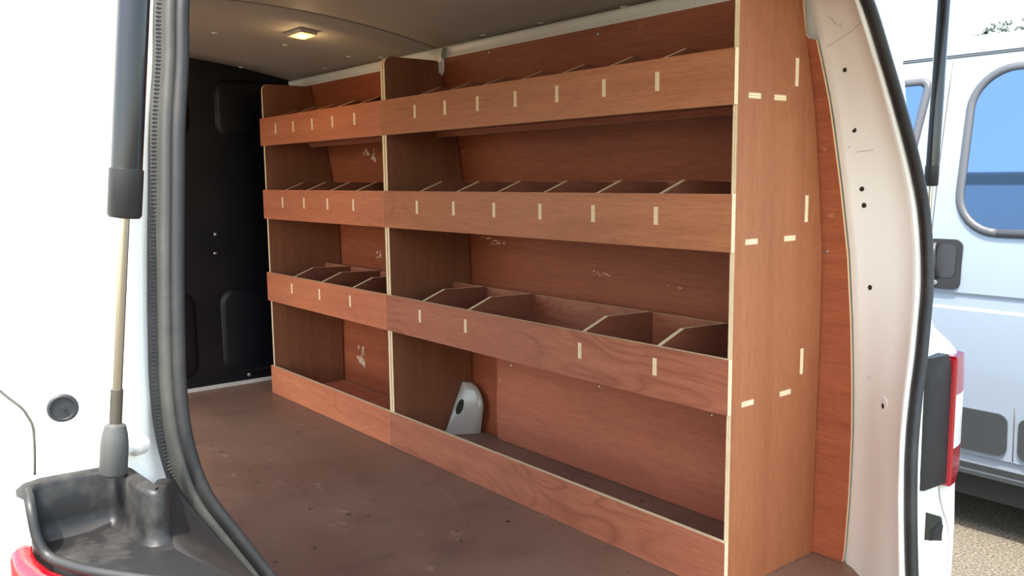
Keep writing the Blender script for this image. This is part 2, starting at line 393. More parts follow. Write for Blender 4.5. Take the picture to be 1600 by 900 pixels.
def section_l(z):
    X, Y = slx(z), sy(z)+itp(z, [(.63, .022), (.655, 0)]); p = 2*XC-prof(min(z, 1.29)); e = ey(max(0, min(z, 1.3)))
    return [(p-.03, e+.05, z), (p-.012, e-.006, z), ((p+X)/2-.006, (e+Y)/2, z), (X-.002, Y+.012, z), (X-.010, Y+.006, z), (X-.034, Y+.004, z), (min(X-.045, -1.214), Y-.020, z), (min(X-.055, -1.228), Y-.028, z),
            (-1.284, Y-.030, z), (-1.290, Y-.0295, z), (-1.325, Y-.024, z), (-1.345, Y-.016, z), (-1.366, Y+.01, z), (-1.378, Y+.06, z), (-1.385, Y+.25, z)]
loft('pillar_shell', [section_l(z) for z in ZS], WHITE, wl)
# left side panel behind the pillar with the open side-door aperture
XL = -1.30
LD0, LD1, LDT = 1.1, 2.55, 1.33
box('side_panel', (XL-.05, -.10, -.3), (XL, LD0, 1.42), LIN, wl); box('side_panel', (XL-.05, LD1, -.3), (XL, 2.62, 1.42), LIN, wl)
box('door_header', (XL-.05, LD0, LDT), (XL, LD1, 1.42), LIN, wl); box('door_sill', (XL-.05, LD0, -.3), (XL, LD1, -.005), WHITE, wl)
for lo3, hi3 in (((XL-.085, -.06, -.33), (XL-.051, LD0, 1.415)), ((XL-.085, LD1, -.33), (XL-.051, 3.3, 1.415)), ((XL-.085, LD0, LDT), (XL-.051, LD1, 1.415)), ((XL-.085, LD0, -.33), (XL-.051, LD1, -.005))):
    box('outer_skin', lo3, hi3, WHITE, wl)
# white metal cant rail between lining top and headliner
def rail_row(y): return [(.26, y, 1.262), (.243, y, 1.283), (.238, y, 1.297), (.243, y, 1.308), (.247, y, 1.318), (.243, y, 1.328), (.246, y, 1.337), (.275, y, 1.342), (.30, y, 1.34)]
loft('cant_rail', [rail_row(y) for y in (-.02, .5, 1.0, 1.38, 1.46, 2.0, 2.62)], WHITE, wr)
# bracket that drops from the rail beside the racking's middle upright
rows = []
for k in range(9):
    y = 1.355+.085*k/8; d = .055*math.sin(math.pi*k/8)**.35
    rows.append([(.248, y, 1.335), (.226, y, 1.333-.004), (.222, y, 1.315-d*.2), (.221, y, 1.302-d*.5), (.2225, y, 1.297-d), (.238, y, 1.292-d)])
loft('rail_bracket', rows, WHITE, wr)
# plywood lining of the right wall, bent to the body, rear edge trimmed to the pillar
ZL = [0.002, .03, .09, .16, .23, .31, .37, .43, .5, .57, .64, .716, .77, .82, .87, .93, .99, 1.05, 1.107, 1.15, 1.184, 1.19, 1.2, 1.25, 1.297]
def ys(z): return ey(z) if z < 1.185 else (.0 if z < 1.191 else .006)
rows = []
for z in ZL:
    x = prof(z)+.007; y0 = ys(z); rows.append([(x, y0+(2.56-y0)*(k/14)**1.3, z) for k in range(15)])
bm = bmesh.new(); A = [[bm.verts.new(p) for p in r] for r in rows]; Bk = [[bm.verts.new((p[0]+.006, p[1], p[2])) for p in r] for r in rows]
for a, b in zip(A, A[1:]):
    for i in range(14): bm.faces.new((a[i], a[i+1], b[i+1], b[i]))
for a, b in zip(Bk, Bk[1:]):
    for i in range(14): bm.faces.new((a[i], a[i+1], b[i+1], b[i]))
for i in range(len(rows)-1):
    f = bm.faces.new((A[i][0], A[i+1][0], Bk[i+1][0], Bk[i][0])); f.material_index = 1
for i in range(14):
    f = bm.faces.new((A[-1][i], A[-1][i+1], Bk[-1][i+1], Bk[-1][i])); f.material_index = 1
LINM = axes((0, 1, 0), (0, 0, 1), (1, 0, 0), (0, 0, 0)); inv = LINM.inverted()
for v in bm.verts: v.co = inv @ v.co
EDGE1 = flat('plywood_edge_pale', (226, 196, 150), .7)
lo_ = mesh_obj('plywood_lining', bm, [LIN, EDGE1], wr, LINM, True); lo_.data.set_sharp_from_angle(angle=math.radians(40))
tag(lo_, 'reddish plywood wall lining')
for p in ((.231, 1.106, 1.287), (.232, .625, 1.28), (.341, -.008, .723), (.302, 1.355, .988)):
    screw(wr, (prof(p[2])+.006, p[1], p[2]), (-1, 0, 0), .0045)
# lower repair sheet screwed over the lining inside the near bay
pt = panel('lining_patch', [(0, 0), (1.19, 0), (1.195, .1), (1.188, .2), (1.19, .33), (0, .33)], .008, AX_FRONT, (.323, .018, .002), wr, PATCH, EDGE1)
tag(pt, 'lighter plywood sheet screwed over the lining')
for y, z in ((1.129, .272), (1.190, .216), (.709, .277), (.292, .277)):
    screw(wr, (.3235, y, z), (-1, 0, 0), .0042)
# pillar holes
for x, y, z in ((.256, -.079, 1.117), (.298, -.085, .992), (.325, -.094, .866), (.329, -.098, .83), (.336, -.115, .65), (.269, -.188, .408)):
    p = prof(min(z, 1.29)); e = ey(z); X, Y = sx(z), sy(z)
    t = (y-e+.014)/(Y+.004-e+.014); bx = itp(t, [(.06, 0), (.3, .004), (.6, .006), (.86, .006)])
    P = Vector((p+.014+(X+.004-p-.014)*t+bx, y, z)); d = Vector((X-p-.01, Y-e+.018, 0)).normalized(); n = Vector((-abs(d.y), d.x if d.y < 0 else -d.x, 0))
    n = Vector((d.y, -d.x, 0)); n = n if n.x < 0 else -n
    lathe('pillar_hole', P-n*.003, P+n*.001, [(0, .0058), (.0036, .0058), (.004, .0052)], HOLE, wr, 16)
    if z == .408:
        lathe('hole_boss', P-n*.006, P+n*.001, [(0, .024), (.0052, .020), (.0062, .012), (.0062, .006)], WHITE, wr, 24)

# scratches on the pillar paint
def pil(t, z, lift=.0002):
    p = prof(min(z, 1.29)); e = ey(z); X, Y = sx(z), sy(z); bx = itp(t, [(.06, 0), (.3, .004), (.6, .006), (.86, .006)])
    return (p+.014+(X+.004-p-.014)*t+bx-lift, e-.014+(Y+.004-e+.014)*t, z)
SCR = flat('scratch_grey', (168, 164, 154), .8)
for pts in (((.22, 1.225), (.28, 1.218), (.34, 1.205)), ((.40, 1.205), (.44, 1.200), (.46, 1.208)), ((.06, 1.168), (.3, 1.176), (.6, 1.186), (.86, 1.196)),
            ((.07, 1.047), (.11, 1.037), (.12, 1.028)), ((.14, .955), (.10, .957), (.10, .952)), ((.22, .945), (.5, .948)), ((.18, .455), (.24, .452), (.25, .456))):
    tube('scratch', catmull([pil(*q) for q in pts], 4), .00055, SCR, wr, 5)
# paint smears on the lining
SMEAR = flat('pale_paint_smear', (222, 190, 164), .8)
def smear(y, z, w_, h_, n, seed):
    rnd_ = random.Random(seed); bm = bmesh.new()
    for k in range(n):
        cy, cz = y+rnd_.uniform(-w_, w_), z+rnd_.uniform(-h_, h_); a_, b_ = w_*rnd_.uniform(.08, .3), h_*rnd_.uniform(.12, .45); sk = rnd_.uniform(-.4, .4)
        m_ = 7; ring_ = []
        for j in range(m_):
            q_ = 2*math.pi*j/m_; yy = cy+a_*math.cos(q_)*rnd_.uniform(.6, 1); zz = cz+b_*math.sin(q_)*rnd_.uniform(.6, 1)+sk*(yy-cy)
            ring_.append((yy, zz))
        va = [bm.verts.new((prof(zz)+.0068, yy, zz)) for yy, zz in ring_]; vb = [bm.verts.new((prof(zz)+.0063, yy, zz)) for yy, zz in ring_]
        bm.faces.new(vb)
        for j in range(m_): bm.faces.new((va[j], va[(j+1) % m_], vb[(j+1) % m_], vb[j]))
    q_ = mesh_obj('paint_smear', bm, SMEAR, None, None); q_.parent = wr; q_.matrix_basis = W[wr].inverted()
smear(2.20, .145, .035, .045, 16, 1); smear(1.24, .685, .06, .010, 11, 2); smear(.72, .615, .035, .006, 8, 3); smear(.44, .60, .03, .004, 4, 4)
smear(2.0, .985, .05, .03, 9, 5); smear(1.82, .975, .02, .02, 4, 6); smear(2.02, .59, .04, .015, 7, 7)

# ------------------------------------------------------------------ rubber door seal round the rear opening
half = [(sx(z)+.0185, sy(z), z) for z in (-.03, .0, .06, .122, .2, .28, .362, .45, .528, .6, .66, .729, .80, .86, .94, 1.014, 1.12, 1.232)]
top = [(.125, -.152, 1.31), (.03, -.145, 1.345), (-.10, -.143, 1.36)]
loopR = half+top
left_top = [(-1.139, 1.078), (-1.147, 1.014), (-1.157, .95), (-1.164, .888), (-1.171, .825), (-1.177, .763), (-1.1815, .701), (-1.180, .645), (-1.168, .592), (-1.144, .547), (-1.113, .493), (-1.075, .42), (-1.05, .34), (-1.03, .2), (-1.01, .06), (-1.0, -.02)]
leftp = [(x-.0185, sy(z), z) for x, z in left_top]
leftUp = [(2*XC+.10+.0, -.143, 1.36), (2*XC-.07, -.145, 1.345), (2*XC-.17, -.152, 1.305), (-1.098, -.164, 1.235), (-1.138, -.177, 1.155)]
path = [(.07, -.345, -.055)]+loopR+[(-.435, -.142, 1.363)]+leftUp+leftp+[(-.95, -.345, -.05), (-.8, -.346, -.058), (-.435, -.346, -.06)]
path = catmull(path+[path[0]], 8)
CEN = Vector((XC, -.25, .62))
def seal_frame(i, P):
    n = len(P); t = (P[min(i+1, n-1)]-P[max(i-1, 0)]).normalized()
    nr = Vector((0, -1, -.14*-1)).normalized(); nr = Vector((0, -1, .14)).normalized()
    inw = t.cross(nr).normalized()
    if inw.dot(CEN-P[i]) < 0: inw = -inw
    nr2 = inw.cross(t).normalized()
    if nr2.y > 0: nr2 = -nr2
    return inw, nr2
se = link('trim_2', None, None, Matrix.Translation((XC, -.34, -.06))); tag(se, 'black rubber seal round the rear door opening', kind='structure')
bulb = [(.0105+.008*math.cos(a), .009+.0115*math.sin(a)) for a in [math.radians(-150+300*k/16) for k in range(17)]]
sweep('seal_bulb', path, bulb, RUBBER, se, seal_frame, True, True, False)
grip = [(.008, -.008), (.008, .010), (.005, .0155), (.000, .0165), (-.004, .015), (-.0055, .010), (-.006, .004), (-.011, .003), (-.0125, -.002), (-.010, -.004), (-.004, -.008)]
sweep('seal_grip', path, grip, plastic('seal_grip_rubber', (54, 54, 51), (96, 94, 86), .4, .5), se, seal_frame, True, True, False)
# row of small rubber ribs along the outer lip of the left upright
fine = []
for a, b in zip(path, path[1:]):
    if a.x < -1.0 and a.z > .3:
        L = (b-a).length; n = max(1, int(L/.0034))
        for k in range(n): fine.append((a.lerp(b, k/n)))
bm = bmesh.new()
for i in range(1, len(fine)-1):
    u, v = seal_frame(i, fine); t = (fine[i+1]-fine[i-1]).normalized(); p = fine[i]-u*.0086+v*.0032
    vs_ = []
    for (q, r_, s) in ((-1, -.0028, 0), (1, -.0028, 0), (1, .0028, 0), (-1, .0028, 0), (-.5, -.002, .0012), (.5, -.002, .0012), (.5, .002, .0012), (-.5, .002, .0012)):
        vs_.append(bm.verts.new(p+t*q*.0011+u*r_+v*s))
    for f in ((4, 5, 6, 7), (0, 1, 5, 4), (1, 2, 6, 5), (2, 3, 7, 6), (3, 0, 4, 7)): bm.faces.new([vs_[k] for k in f])
ob = mesh_obj('seal_ribs', bm, plastic('rib_rubber', (60, 60, 58), (96, 94, 90), .4, .5)); ob.parent = se; ob.matrix_basis = W[se].inverted(); tag(ob, kind='stuff')

# ------------------------------------------------------------------ racking
T = .012
ZF = [(1.0396, 1.150), (.7413, .860), (.3984, .5175), (0.0015, .1187)]
SHELF = [(1.059, .215, 1.037, 1.176), (.760, .267, .741, .886), (.414, .267, .398, .538)]
TEN_Z = (1.102, .811, .470); TOPZ = (1.180, .889, .547); FRZ = (1.151, .860, .5175)
def side_outline():
    p = [(0.0015, .0125)]; r = .026
    for k in range(7):
        a = math.radians(180-90*k/6); p.append((1.29-r-r*math.cos(a)*-1*-1 if False else 1.29-r+r*math.sin(math.radians(90*k/6)), .0125+r-r*math.cos(math.radians(90*k/6))))
    for k in range(5):
        a = math.radians(90*k/4); p.append((1.29-.016+.016*math.cos(a), .224-.016+.016*math.sin(a)))
    for z, x in reversed(PR[:-1]): p.append((max(z, .0015), x))
    return p
SIDE = side_outline()
def rack(label, y0, y1, divs, ends, face_mats):
    R_ = empty('racking_unit', (.17, (y0+y1)/2, 0), label, 'shelving', None)
    for y in (y0+(.0013 if not ends else 0), y1-T-(.0013 if ends else 0)):
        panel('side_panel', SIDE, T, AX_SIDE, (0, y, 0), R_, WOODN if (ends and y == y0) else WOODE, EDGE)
    for i, (z0, z1) in enumerate(ZF):
        panel('kick_board' if i == 3 else 'front_board', rect(0, 0, y1-y0-.0004, z1-z0), T, AX_FRONT, (0, y0+.0002, z0), R_, face_mats[i], EDGE)
    for i, (zs, xb, rz0, rz1) in enumerate(SHELF):
        L = y1-y0-2*T-.003
        s = panel('shelf_bottom', rect(0, -xb+.0062, L, -.0122), T, AX_FLAT, (0, y0+T+.0015, zs-.006), R_, WOODR, EDGE)
        b = panel('back_rail', rect(0, 0, L, rz1-rz0), T, AX_FRONT, (xb-.006, y0+T+.0015, rz0), R_, WOODR, EDGE)
        for yc in divs[i]:
            zb = zs+.0062
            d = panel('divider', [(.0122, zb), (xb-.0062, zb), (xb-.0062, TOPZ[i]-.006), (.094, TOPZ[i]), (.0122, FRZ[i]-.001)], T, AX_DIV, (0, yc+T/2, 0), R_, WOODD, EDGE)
            panel('tenon', rect(-.0006, TEN_Z[i]-.02, .0121, TEN_Z[i]+.02), T, AX_DIV, (0, yc+T/2, 0), d, EDGE, EDGE)
        if ends:
            xs_ = ((.047, .088), (.135, .177)) if i == 0 else ((.047, .089), (.185, .227))
            for a_, c_ in xs_:
                panel('tenon', rect(-.0006, -c_, .0121, -a_), T, AX_FLAT, (0, y0, zs-.006), s, EDGE, EDGE)
            zc = (rz0+rz1)/2 + (.009 if i == 0 else .009)
            panel('tenon', rect(-.0006, zc-.0295, .0121, zc+.0295), T, AX_FRONT, (xb-.006, y0, 0), b, EDGE, EDGE)
    return R_
near_div = ((1.181, 1.019, .86, .694, .531, .367, .204), (1.182, .985, .792, .598, .403, .204), (1.181, .936, .45, .203))
far_div = ((2.206, 2.044, 1.882, 1.722, 1.561), (2.171, 1.977, 1.783, 1.589), (2.119, 1.877, 1.637))
rn = rack('long plywood racking unit nearest the rear door with four front boards', 0, 1.387, near_div, True, (WOOD, WOOD, WOODR, WOODR))
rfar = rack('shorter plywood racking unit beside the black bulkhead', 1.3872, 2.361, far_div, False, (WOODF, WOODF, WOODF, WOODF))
# loose ply base sheets lying on the floor inside the far unit
for y0, y1, n in ((1.41, 1.93, 'nearer'), (1.935, 2.34, 'farther')):
    o = panel('base_sheet', rect(y0-1.4, -.325, y1-1.4, -.03), .006, AX_FLAT, (0, 1.4, .001), rfar, PATCH, EDGE)
# white metal bracket showing beside the middle upright, at the floor in the near unit
rows = []
for k in range(15):
    z = .002+.176*k/14; xl = .206+.46*z; yl = 1.371
    yr = 1.297-.21*z if z < .10 else 1.362-.086*math.sqrt(max(.03, 1-((z-.10)/.079)**2))
    rows.append([(xl+.020, yl-.002, z), (xl+.006, yl, z), (xl, yl-.004, z), (xl+.002, yl-.012, z)]+[(xl+.004+(.306-xl)*t_, yl-.016+(yr-yl+.016)*t_, z) for t_ in (.25, .5, .75, 1)]+[(.318, yr+.004, z)])
wb = loft('wheel_arch_bracket', rows, flat('grey_white_paint', (176, 170, 158), .3, 0, .5, .3))
tag(wb, 'white painted metal bracket on the floor behind the racking, with a dark hole', 'bracket')
bm = bmesh.new(); hp = []
for k in range(14):
    a_ = 2*math.pi*k/14; z = .098+.026*math.sin(a_); xl = .206+.46*z
    t_ = .13+.13*math.cos(a_); hp.append(Vector((xl+.004+(.306-xl)*t_, 1.355+(1.276-1.355)*t_, z)))
n_ = Vector((-.86, -.45, .15)).normalized()
va = [bm.verts.new(p-n_*.002) for p in hp]; vb = [bm.verts.new(p+n_*.0015) for p in hp]
bm.faces.new(va); bm.faces.new(vb)
for i in range(len(hp)): bm.faces.new((va[i], va[(i+1) % len(hp)], vb[(i+1) % len(hp)], vb[i]))
mesh_obj('hole', bm, HOLE, wb)

# ------------------------------------------------------------------ roof lamp
lp = empty('roof_lamp', (-.11, 1.709, zceil(-.11)-.006), 'small lit rectangular roof lamp on the headliner', 'lamp')
zl = zceil(-.11)
slope = Matrix.Translation((-.11, 1.709, zl-.010)) @ Matrix.Rotation(math.atan(.17*(.325/.72)*1.0/.72*1.0), 4, 'Y')
def lbox(name, sx_, sy_, sz_, dz, mat, bev):
    bm = bmesh.new(); bmesh.ops.create_cube(bm, size=1)
    for v in bm.verts: v.co = (v.co.x*sx_, v.co.y*sy_, v.co.z*sz_)
    bmesh.ops.bevel(bm, geom=bm.edges[:], offset=bev, segments=2, affect='EDGES')
    return mesh_obj(name, bm, mat, lp, slope @ Matrix.Translation((0, dz[1], dz[0])))
lbox('housing', .064, .122, .016, (0, 0), LAMPBODY, .004)
ln = lbox('lens', .052, .086, .012, (-.006, -.012), LAMPGLOW, .004)
lbox('bulb', .014, .04, .004, (-.0125, -.012), LAMPBULB, .0015)
pl_ = bpy.data.lights.new('roof_lamp_light', 'POINT'); pl_.energy = .2; pl_.color = (1, .68, .34); pl_.shadow_soft_size = .02
po = bpy.data.objects.new('roof_lamp_light', pl_); COL.objects.link(po); po.parent = lp; po.location = (0, 0, -.035)

# ------------------------------------------------------------------ tailgate (swung up above the opening) and its gas struts
tg = link('door_1', None, None, Matrix.Translation((XC, -.12, 1.43))); tag(tg, 'white tailgate swung up over the rear opening', kind='structure')
TA = math.radians(13)
def tp(x, s, d): return (x, -.13-s*math.cos(TA)-d*math.sin(TA)*-1*0, 1.44+s*math.sin(TA)+d)
def tslab(name, x0, x1, s0, s1, d0, d1, mat):
    bm = bmesh.new(); v = [bm.verts.new(tp(x, s, d)) for d in (d0, d1) for x, s in ((x0, s0), (x1, s0), (x1, s1), (x0, s1))]
    for f in ((0, 1, 2, 3), (4, 5, 6, 7), (0, 1, 5, 4), (1, 2, 6, 5), (2, 3, 7, 6), (3, 0, 4, 7)): bm.faces.new([v[k] for k in f])
    q = mesh_obj(name, bm, mat); q.parent = tg; q.matrix_basis = W[tg].inverted(); return q
tslab('tailgate_frame', XC-.70, XC+.70, .0, .14, 0, .05, WHITE); tslab('tailgate_frame', XC-.70, XC-.56, .14, .62, 0, .05, WHITE)
tslab('tailgate_frame', XC+.56, XC+.70, .14, .62, 0, .05, WHITE); tslab('tailgate_skin', XC-.70, XC+.70, .62, 1.36, 0, .05, WHITE)
tslab('tailgate_glass', XC-.56, XC+.56, .14, .62, .02, .026, GLASS)
def strut(lab, ball, d_to, sgn, dz=0):
    a = Vector(ball); b = Vector(d_to); t = (b-a).normalized()
    S = empty('gas_strut', a, lab, 'gas strut')
    lathe('end_socket', a-t*.02, b, [(0, .006), (.002, .0105), (.004, .0115), (.030, .0115), (.038, .0105), (.046, .0085), (.048, .005)], flat('socket_grey_plastic', (66, 67, 66), .5), S)
    st = lathe('ball_stud', a+Vector((0, .0, -.002)), a+Vector((sgn*.03, .026, -.002)), [(0, .005), (.018, .005), (.024, .0042), (.028, .009), (.038, .010)], flat('stud_zinc', (206, 202, 194), .5) if sgn > 0 else DARKSTEEL, S, 16)
    lathe('rod_neck', a+t*.024, b, [(0, .0052), (.034, .0052)], DARKSTEEL, S)
    lathe('rod', a+t*.05, b, [(0, .0043), (.176, .0043)], STEEL, S)
    lathe('sleeve', a+t*.207, b, [(0, .0075), (.0005, .012), (.003, .0139), (.042, .0139), (.0425, .0131)], PLAST, S)
    lathe('cylinder', a+t*.249, b, [(0, .0128), (.53, .0128), (.535, .010)], TUBE, S)
    lathe('upper_socket', a+t*.78, b, [(0, .006), (.03, .008), (.045, .008)], PLAST, S)
    return S
strut('left gas strut standing in front of the white pillar', (-1.2615, -.297, .661), (-1.2215, -.305, 1.06), 1)
strut('right gas strut seen against the silver van', (.372, -.219, .664), (.395, -.22, 1.25), -1)

# ------------------------------------------------------------------ left rear corner: grommet, gap, plastic trim and lamp
gy = lambda z: sy(z)
def left_face_y(x, z):
    S = section_l(z); pts = sorted((p[0], p[1]) for p in S[7:])
    for a_, b_ in zip(pts, pts[1:]):
        if a_[0] <= x <= b_[0]: return a_[1]+(b_[1]-a_[1])*(x-a_[0])/(b_[0]-a_[0]+1e-9)
    return pts[0][1]
gx, gz = -1.2935, .703; gyy = left_face_y(gx, gz)
g = empty('rubber_grommet', (gx, gyy, gz), 'round black rubber grommet in the white pillar', 'grommet')
lathe('flange', (gx, gyy+.004, gz), (gx-.004, gyy-.02, gz), [(0, .0125), (.005, .0125), (.0065, .0112), (.0066, .0098), (.0052, .009), (.0052, .001)], GROM, g, 32)
lathe('centre_pip', (gx, gyy-.001, gz), (gx-.002, gyy-.02, gz), [(0, .0016), (.0022, .0013)], GROM, g, 10)
gp = []
for x, z in ((-1.342, .728), (-1.334, .718), (-1.325, .708), (-1.321, .700), (-1.318, .690), (-1.3185, .67), (-1.3195, .648)):
    gp.append((x, left_face_y(x, z)-.0004, z))
gp = catmull(gp, 5)
tube('panel_gap', gp, .0011, GAP, wl, 6)

ct = empty('corner_trim', (-1.28, -.33, .54), 'dusty black plastic corner trim below the left gas strut', 'trim')
ZB, ZT = .593, .644
plan = [(-1.3285, -.312), (-1.327, -.300), (-1.3255, -.289), (-1.322, -.283), (-1.315, -.281), (-1.285, -.280), (-1.266, -.279), (-1.260, -.281), (-1.2575, -.288), (-1.2555, -.31), (-1.2535, -.334), (-1.2525, -.346), (-1.249, -.354), (-1.243, -.357), (-1.237, -.353), (-1.232, -.343), (-1.224, -.320), (-1.215, -.297), (-1.205, -.272)]
TOPS = [.636, .642, .6435, .644, .6445, .6435, .6425, .6425, .642, .6415, .641, .6405, .640, .640, .6395, .638, .633, .628, .620]
rows = []
def fillet_off(i):
    a_ = Vector(plan[max(i-1, 0)]); b_ = Vector(plan[min(i+1, len(plan)-1)]); d = (b_-a_).normalized(); return Vector((d.y, -d.x))*1
for i, ((x, y), zt) in enumerate(zip(plan, TOPS)):
    o_ = fillet_off(i); k = .0045 if i < 9 else .0025
    bot = []
    for s_, zz in ((2.2, ZB-.002), (1.6, ZB+.0005), (.7, ZB+.003), (.15, ZB+.008), (0, ZB+.016)):
        bot.append((x+o_.x*k*s_, y+o_.y*k*s_, zz))
    rows.append(bot+[(x, y, zt-.004), (x-o_.x*.0015, y-o_.y*.0015, zt-.001), (x-o_.x*.004, y-o_.y*.004, zt), (x-o_.x*.012, y-o_.y*.012, zt)])
rows[0] = [(x, y, z) for (x, y), z in zip([plan[0]]*9, [p[2] for p in rows[0]])]
loft('trim_wall', rows, DUSTY, ct)
# tray floor with its raised rear lip
tray = [(-1.3275, -.276), (-1.24, -.276), (-1.236, -.345), (-1.2375, -.372), (-1.2335, -.394), (-1.2255, -.43), (-1.21, -.49), (-1.22, -.49), (-1.235, -.468), (-1.262, -.427), (-1.282, -.399), (-1.299, -.374), (-1.312, -.348), (-1.3195, -.320), (-1.3285, -.298)]
bm = bmesh.new(); a = [bm.verts.new((x, y, ZB)) for x, y in tray]; b = [bm.verts.new((x, y, ZB-.05)) for x, y in tray]
bm.faces.new(a); bm.faces.new(b)
for i in range(len(tray)): bm.faces.new((a[i], a[(i+1) % len(a)], b[(i+1) % len(a)], b[i]))
q = mesh_obj('tray', bm, DUSTY); q.parent = ct; q.matrix_basis = W[ct].inverted()
lip = catmull([(-1.3285, -.286, ZT-.004), (-1.3300, -.302, ZT-.007), (-1.3305, -.312, ZB+.036), (-1.3290, -.319, ZB+.016), (-1.3235, -.327, ZB+.003), (-1.313, -.349, ZB), (-1.300, -.376, ZB), (-1.283, -.401, ZB), (-1.263, -.429, ZB), (-1.236, -.47, ZB), (-1.2, -.51, ZB)], 5)
def lip_frame(i, P):
    t = (P[min(i+1, len(P)-1)]-P[max(i-1, 0)]).normalized(); a = t.cross(Vector((.7, .7, 0))).normalized(); return a, t.cross(a).normalized()
sweep('tray_lip', lip, circ(.0042, 10), PLAST, ct, lip_frame)
# sloping face between the column and the seal
P_top = [(-1.208, -.272, .626), (-1.196, -.273, .600), (-1.180, -.276, .572), (-1.160, -.28, .540), (-1.138, -.284, .507), (-1.115, -.288, .47)]
P_bot = [(-1.236, -.352, ZB-.002), (-1.238, -.372, ZB-.002), (-1.234, -.394, ZB-.002), (-1.226, -.430, ZB-.002), (-1.215, -.47, ZB-.002), (-1.20, -.52, ZB-.002)]
rows = []
for k in range(7):
    t = k/6; rows.append([tuple(Vector(b_).lerp(Vector(a_), t)+Vector((.0, .0, .006))*math.sin(math.pi*t)*.6) for a_, b_ in zip(catmull(P_top, 4), catmull(P_bot, 4))])
loft('sloping_face', rows, PLAST, ct, thick=.002)

tl = empty('tail_lamp', (-1.33, -.33, .40), 'top of the left red tail lamp below the black corner trim', 'tail lamp')
outl = catmull([(-1.3455, -.285), (-1.3455, -.305), (-1.338, -.330), (-1.328, -.356), (-1.314, -.384), (-1.297, -.410), (-1.277, -.438), (-1.25, -.475), (-1.22, -.52)], 4)
def off(P, d):
    Q = []
    for i, p in enumerate(P):
        t = (P[min(i+1, len(P)-1)]-P[max(i-1, 0)]).normalized(); Q.append(p+Vector((-t.y, t.x))*d)
    return Q
O2 = [Vector((p[0], p[1])) for p in [(v.x, v.y) for v in [Vector((*q, 0)) if len(q) == 2 else q for q in outl]]]
def ring_at(d, z): return [(p.x, p.y, z-.003+.010*max(0, 1-i/8)) for i, p in enumerate(off(O2, d))]
rows = [ring_at(.0175, .578), ring_at(.0165, .5855), ring_at(.012, .5875), ring_at(.005, .5865), ring_at(.001, .583), ring_at(-.001, .576), ring_at(-.003, .50), ring_at(-.003, .30)]
loft('red_lens', rows, REDL, tl, thick=-.003)

# ------------------------------------------------------------------ right rear corner: lamp, catch
tr_ = empty('tail_lamp', (.40, -.29, .20), 'upright red and white tail lamp beside the silver van', 'tail lamp')
def lamp_rows(zs, prof_pts): return [[(x, y, z) for x, y in prof_pts(z)] for z in zs]
def hp_(z):
    k = itp(z, [(.2, 1), (.47, 1), (.50, .9), (.525, .6)])
    return [(.330, -.230), (.330, -.254), (.334, -.259), (.352+.066*k, -.266), (.352+.074*k, -.262), (.352+.074*k, -.230)]
o = loft('lamp_housing', lamp_rows([.228, .234, .3, .4, .46, .49, .507, .515], hp_), PLAST, tr_, True, True, 0, True); o.data.set_sharp_from_angle(angle=math.radians(35))
def lens_prof(z):
    k = itp(z, [(.2, .70), (.24, 1), (.44, 1), (.50, .93), (.535, .7)])
    return [(.420, -.236), (.420, -.266), (.422, -.271), (.428, -.273), (.434, -.271), (.437, -.266), (.437+.040*k, -.262), (.437+.068*k, -.255), (.437+.078*k, -.240), (.437+.080*k, -.200)]
def body_part(name, z0, z1, mat):
    pp = lambda z: lens_prof(z)[5:]+[(.43, -.20)]
    o = loft(name, lamp_rows([z0+(z1-z0)*k/3 for k in range(4)], pp), mat, tr_, True, True, 0, True); o.data.set_sharp_from_angle(angle=math.radians(35))
edge_p = lambda z: lens_prof(z)[:6]+[(.43, -.236)]
o = loft('red_rim', lamp_rows([.222+.279*k/5 for k in range(6)], edge_p), REDL, tr_, True, True, 0, True); o.data.set_sharp_from_angle(angle=math.radians(35))
body_part('red_lens', .418, .505, REDL); body_part('clear_lens', .298, .418, CLEARL); body_part('red_lens', .215, .298, REDL)
dc = empty('door_catch', (.30, -.30, .10), 'small black plastic buffer on the white body below the right tail lamp', 'catch')
def catch_pt(u, v, d): 
    z = .128+v; return (.41+u*1.25, -.246-d, z)
bm = bmesh.new()
sh = [(-.03, -.024), (.036, -.050), (.038, -.030), (.030, .006), (.024, .014), (-.03, .040)]
va = [bm.verts.new(catch_pt(u, v, 0)) for u, v in sh]; vb = [bm.verts.new(catch_pt(u*.95, v*.95, .004)) for u, v in sh]
bm.faces.new(va); bm.faces.new(vb)
for i in range(len(sh)): bm.faces.new((va[i], va[(i+1) % len(sh)], vb[(i+1) % len(sh)], vb[i]))
q = mesh_obj('buffer_plate', bm, HOLE); q.parent = dc; q.matrix_basis = W[dc].inverted()
bm = bmesh.new(); sh = [(-.015, -.030), (.022, -.026), (.026, -.004), (.020, .004), (-.015, -.006)]
va = [bm.verts.new(catch_pt(u, v, .003)) for u, v in sh]; vb = [bm.verts.new(catch_pt(u*.85, v*.85-.002, .011)) for u, v in sh]
bm.faces.new(va); bm.faces.new(vb)
for i in range(len(sh)): bm.faces.new((va[i], va[(i+1) % len(sh)], vb[(i+1) % len(sh)], vb[i]))
q = mesh_obj('buffer_block', bm, PLAST); q.parent = dc; q.matrix_basis = W[dc].inverted()
gp = [(x, -.2505, z) for x, z in ((.42, .235), (.428, .19), (.452, .144), (.474, .108), (.482, .06), (.480, -.016), (.475, -.15))]
tube('panel_gap', catmull(gp, 5), .0012, flat('panel_gap_pale', (150, 148, 138), .7), wr, 6)

# ------------------------------------------------------------------ outside: ground, silver van, tree
GZ = -.56
bm = bmesh.new(); bmesh.ops.create_grid(bm, x_segments=2, y_segments=2, size=60)
gr = mesh_obj('ground', bm, ASPH, None, Matrix.Translation((0, 0, GZ))); tag(gr, 'coarse grey asphalt of the car park', kind='structure')

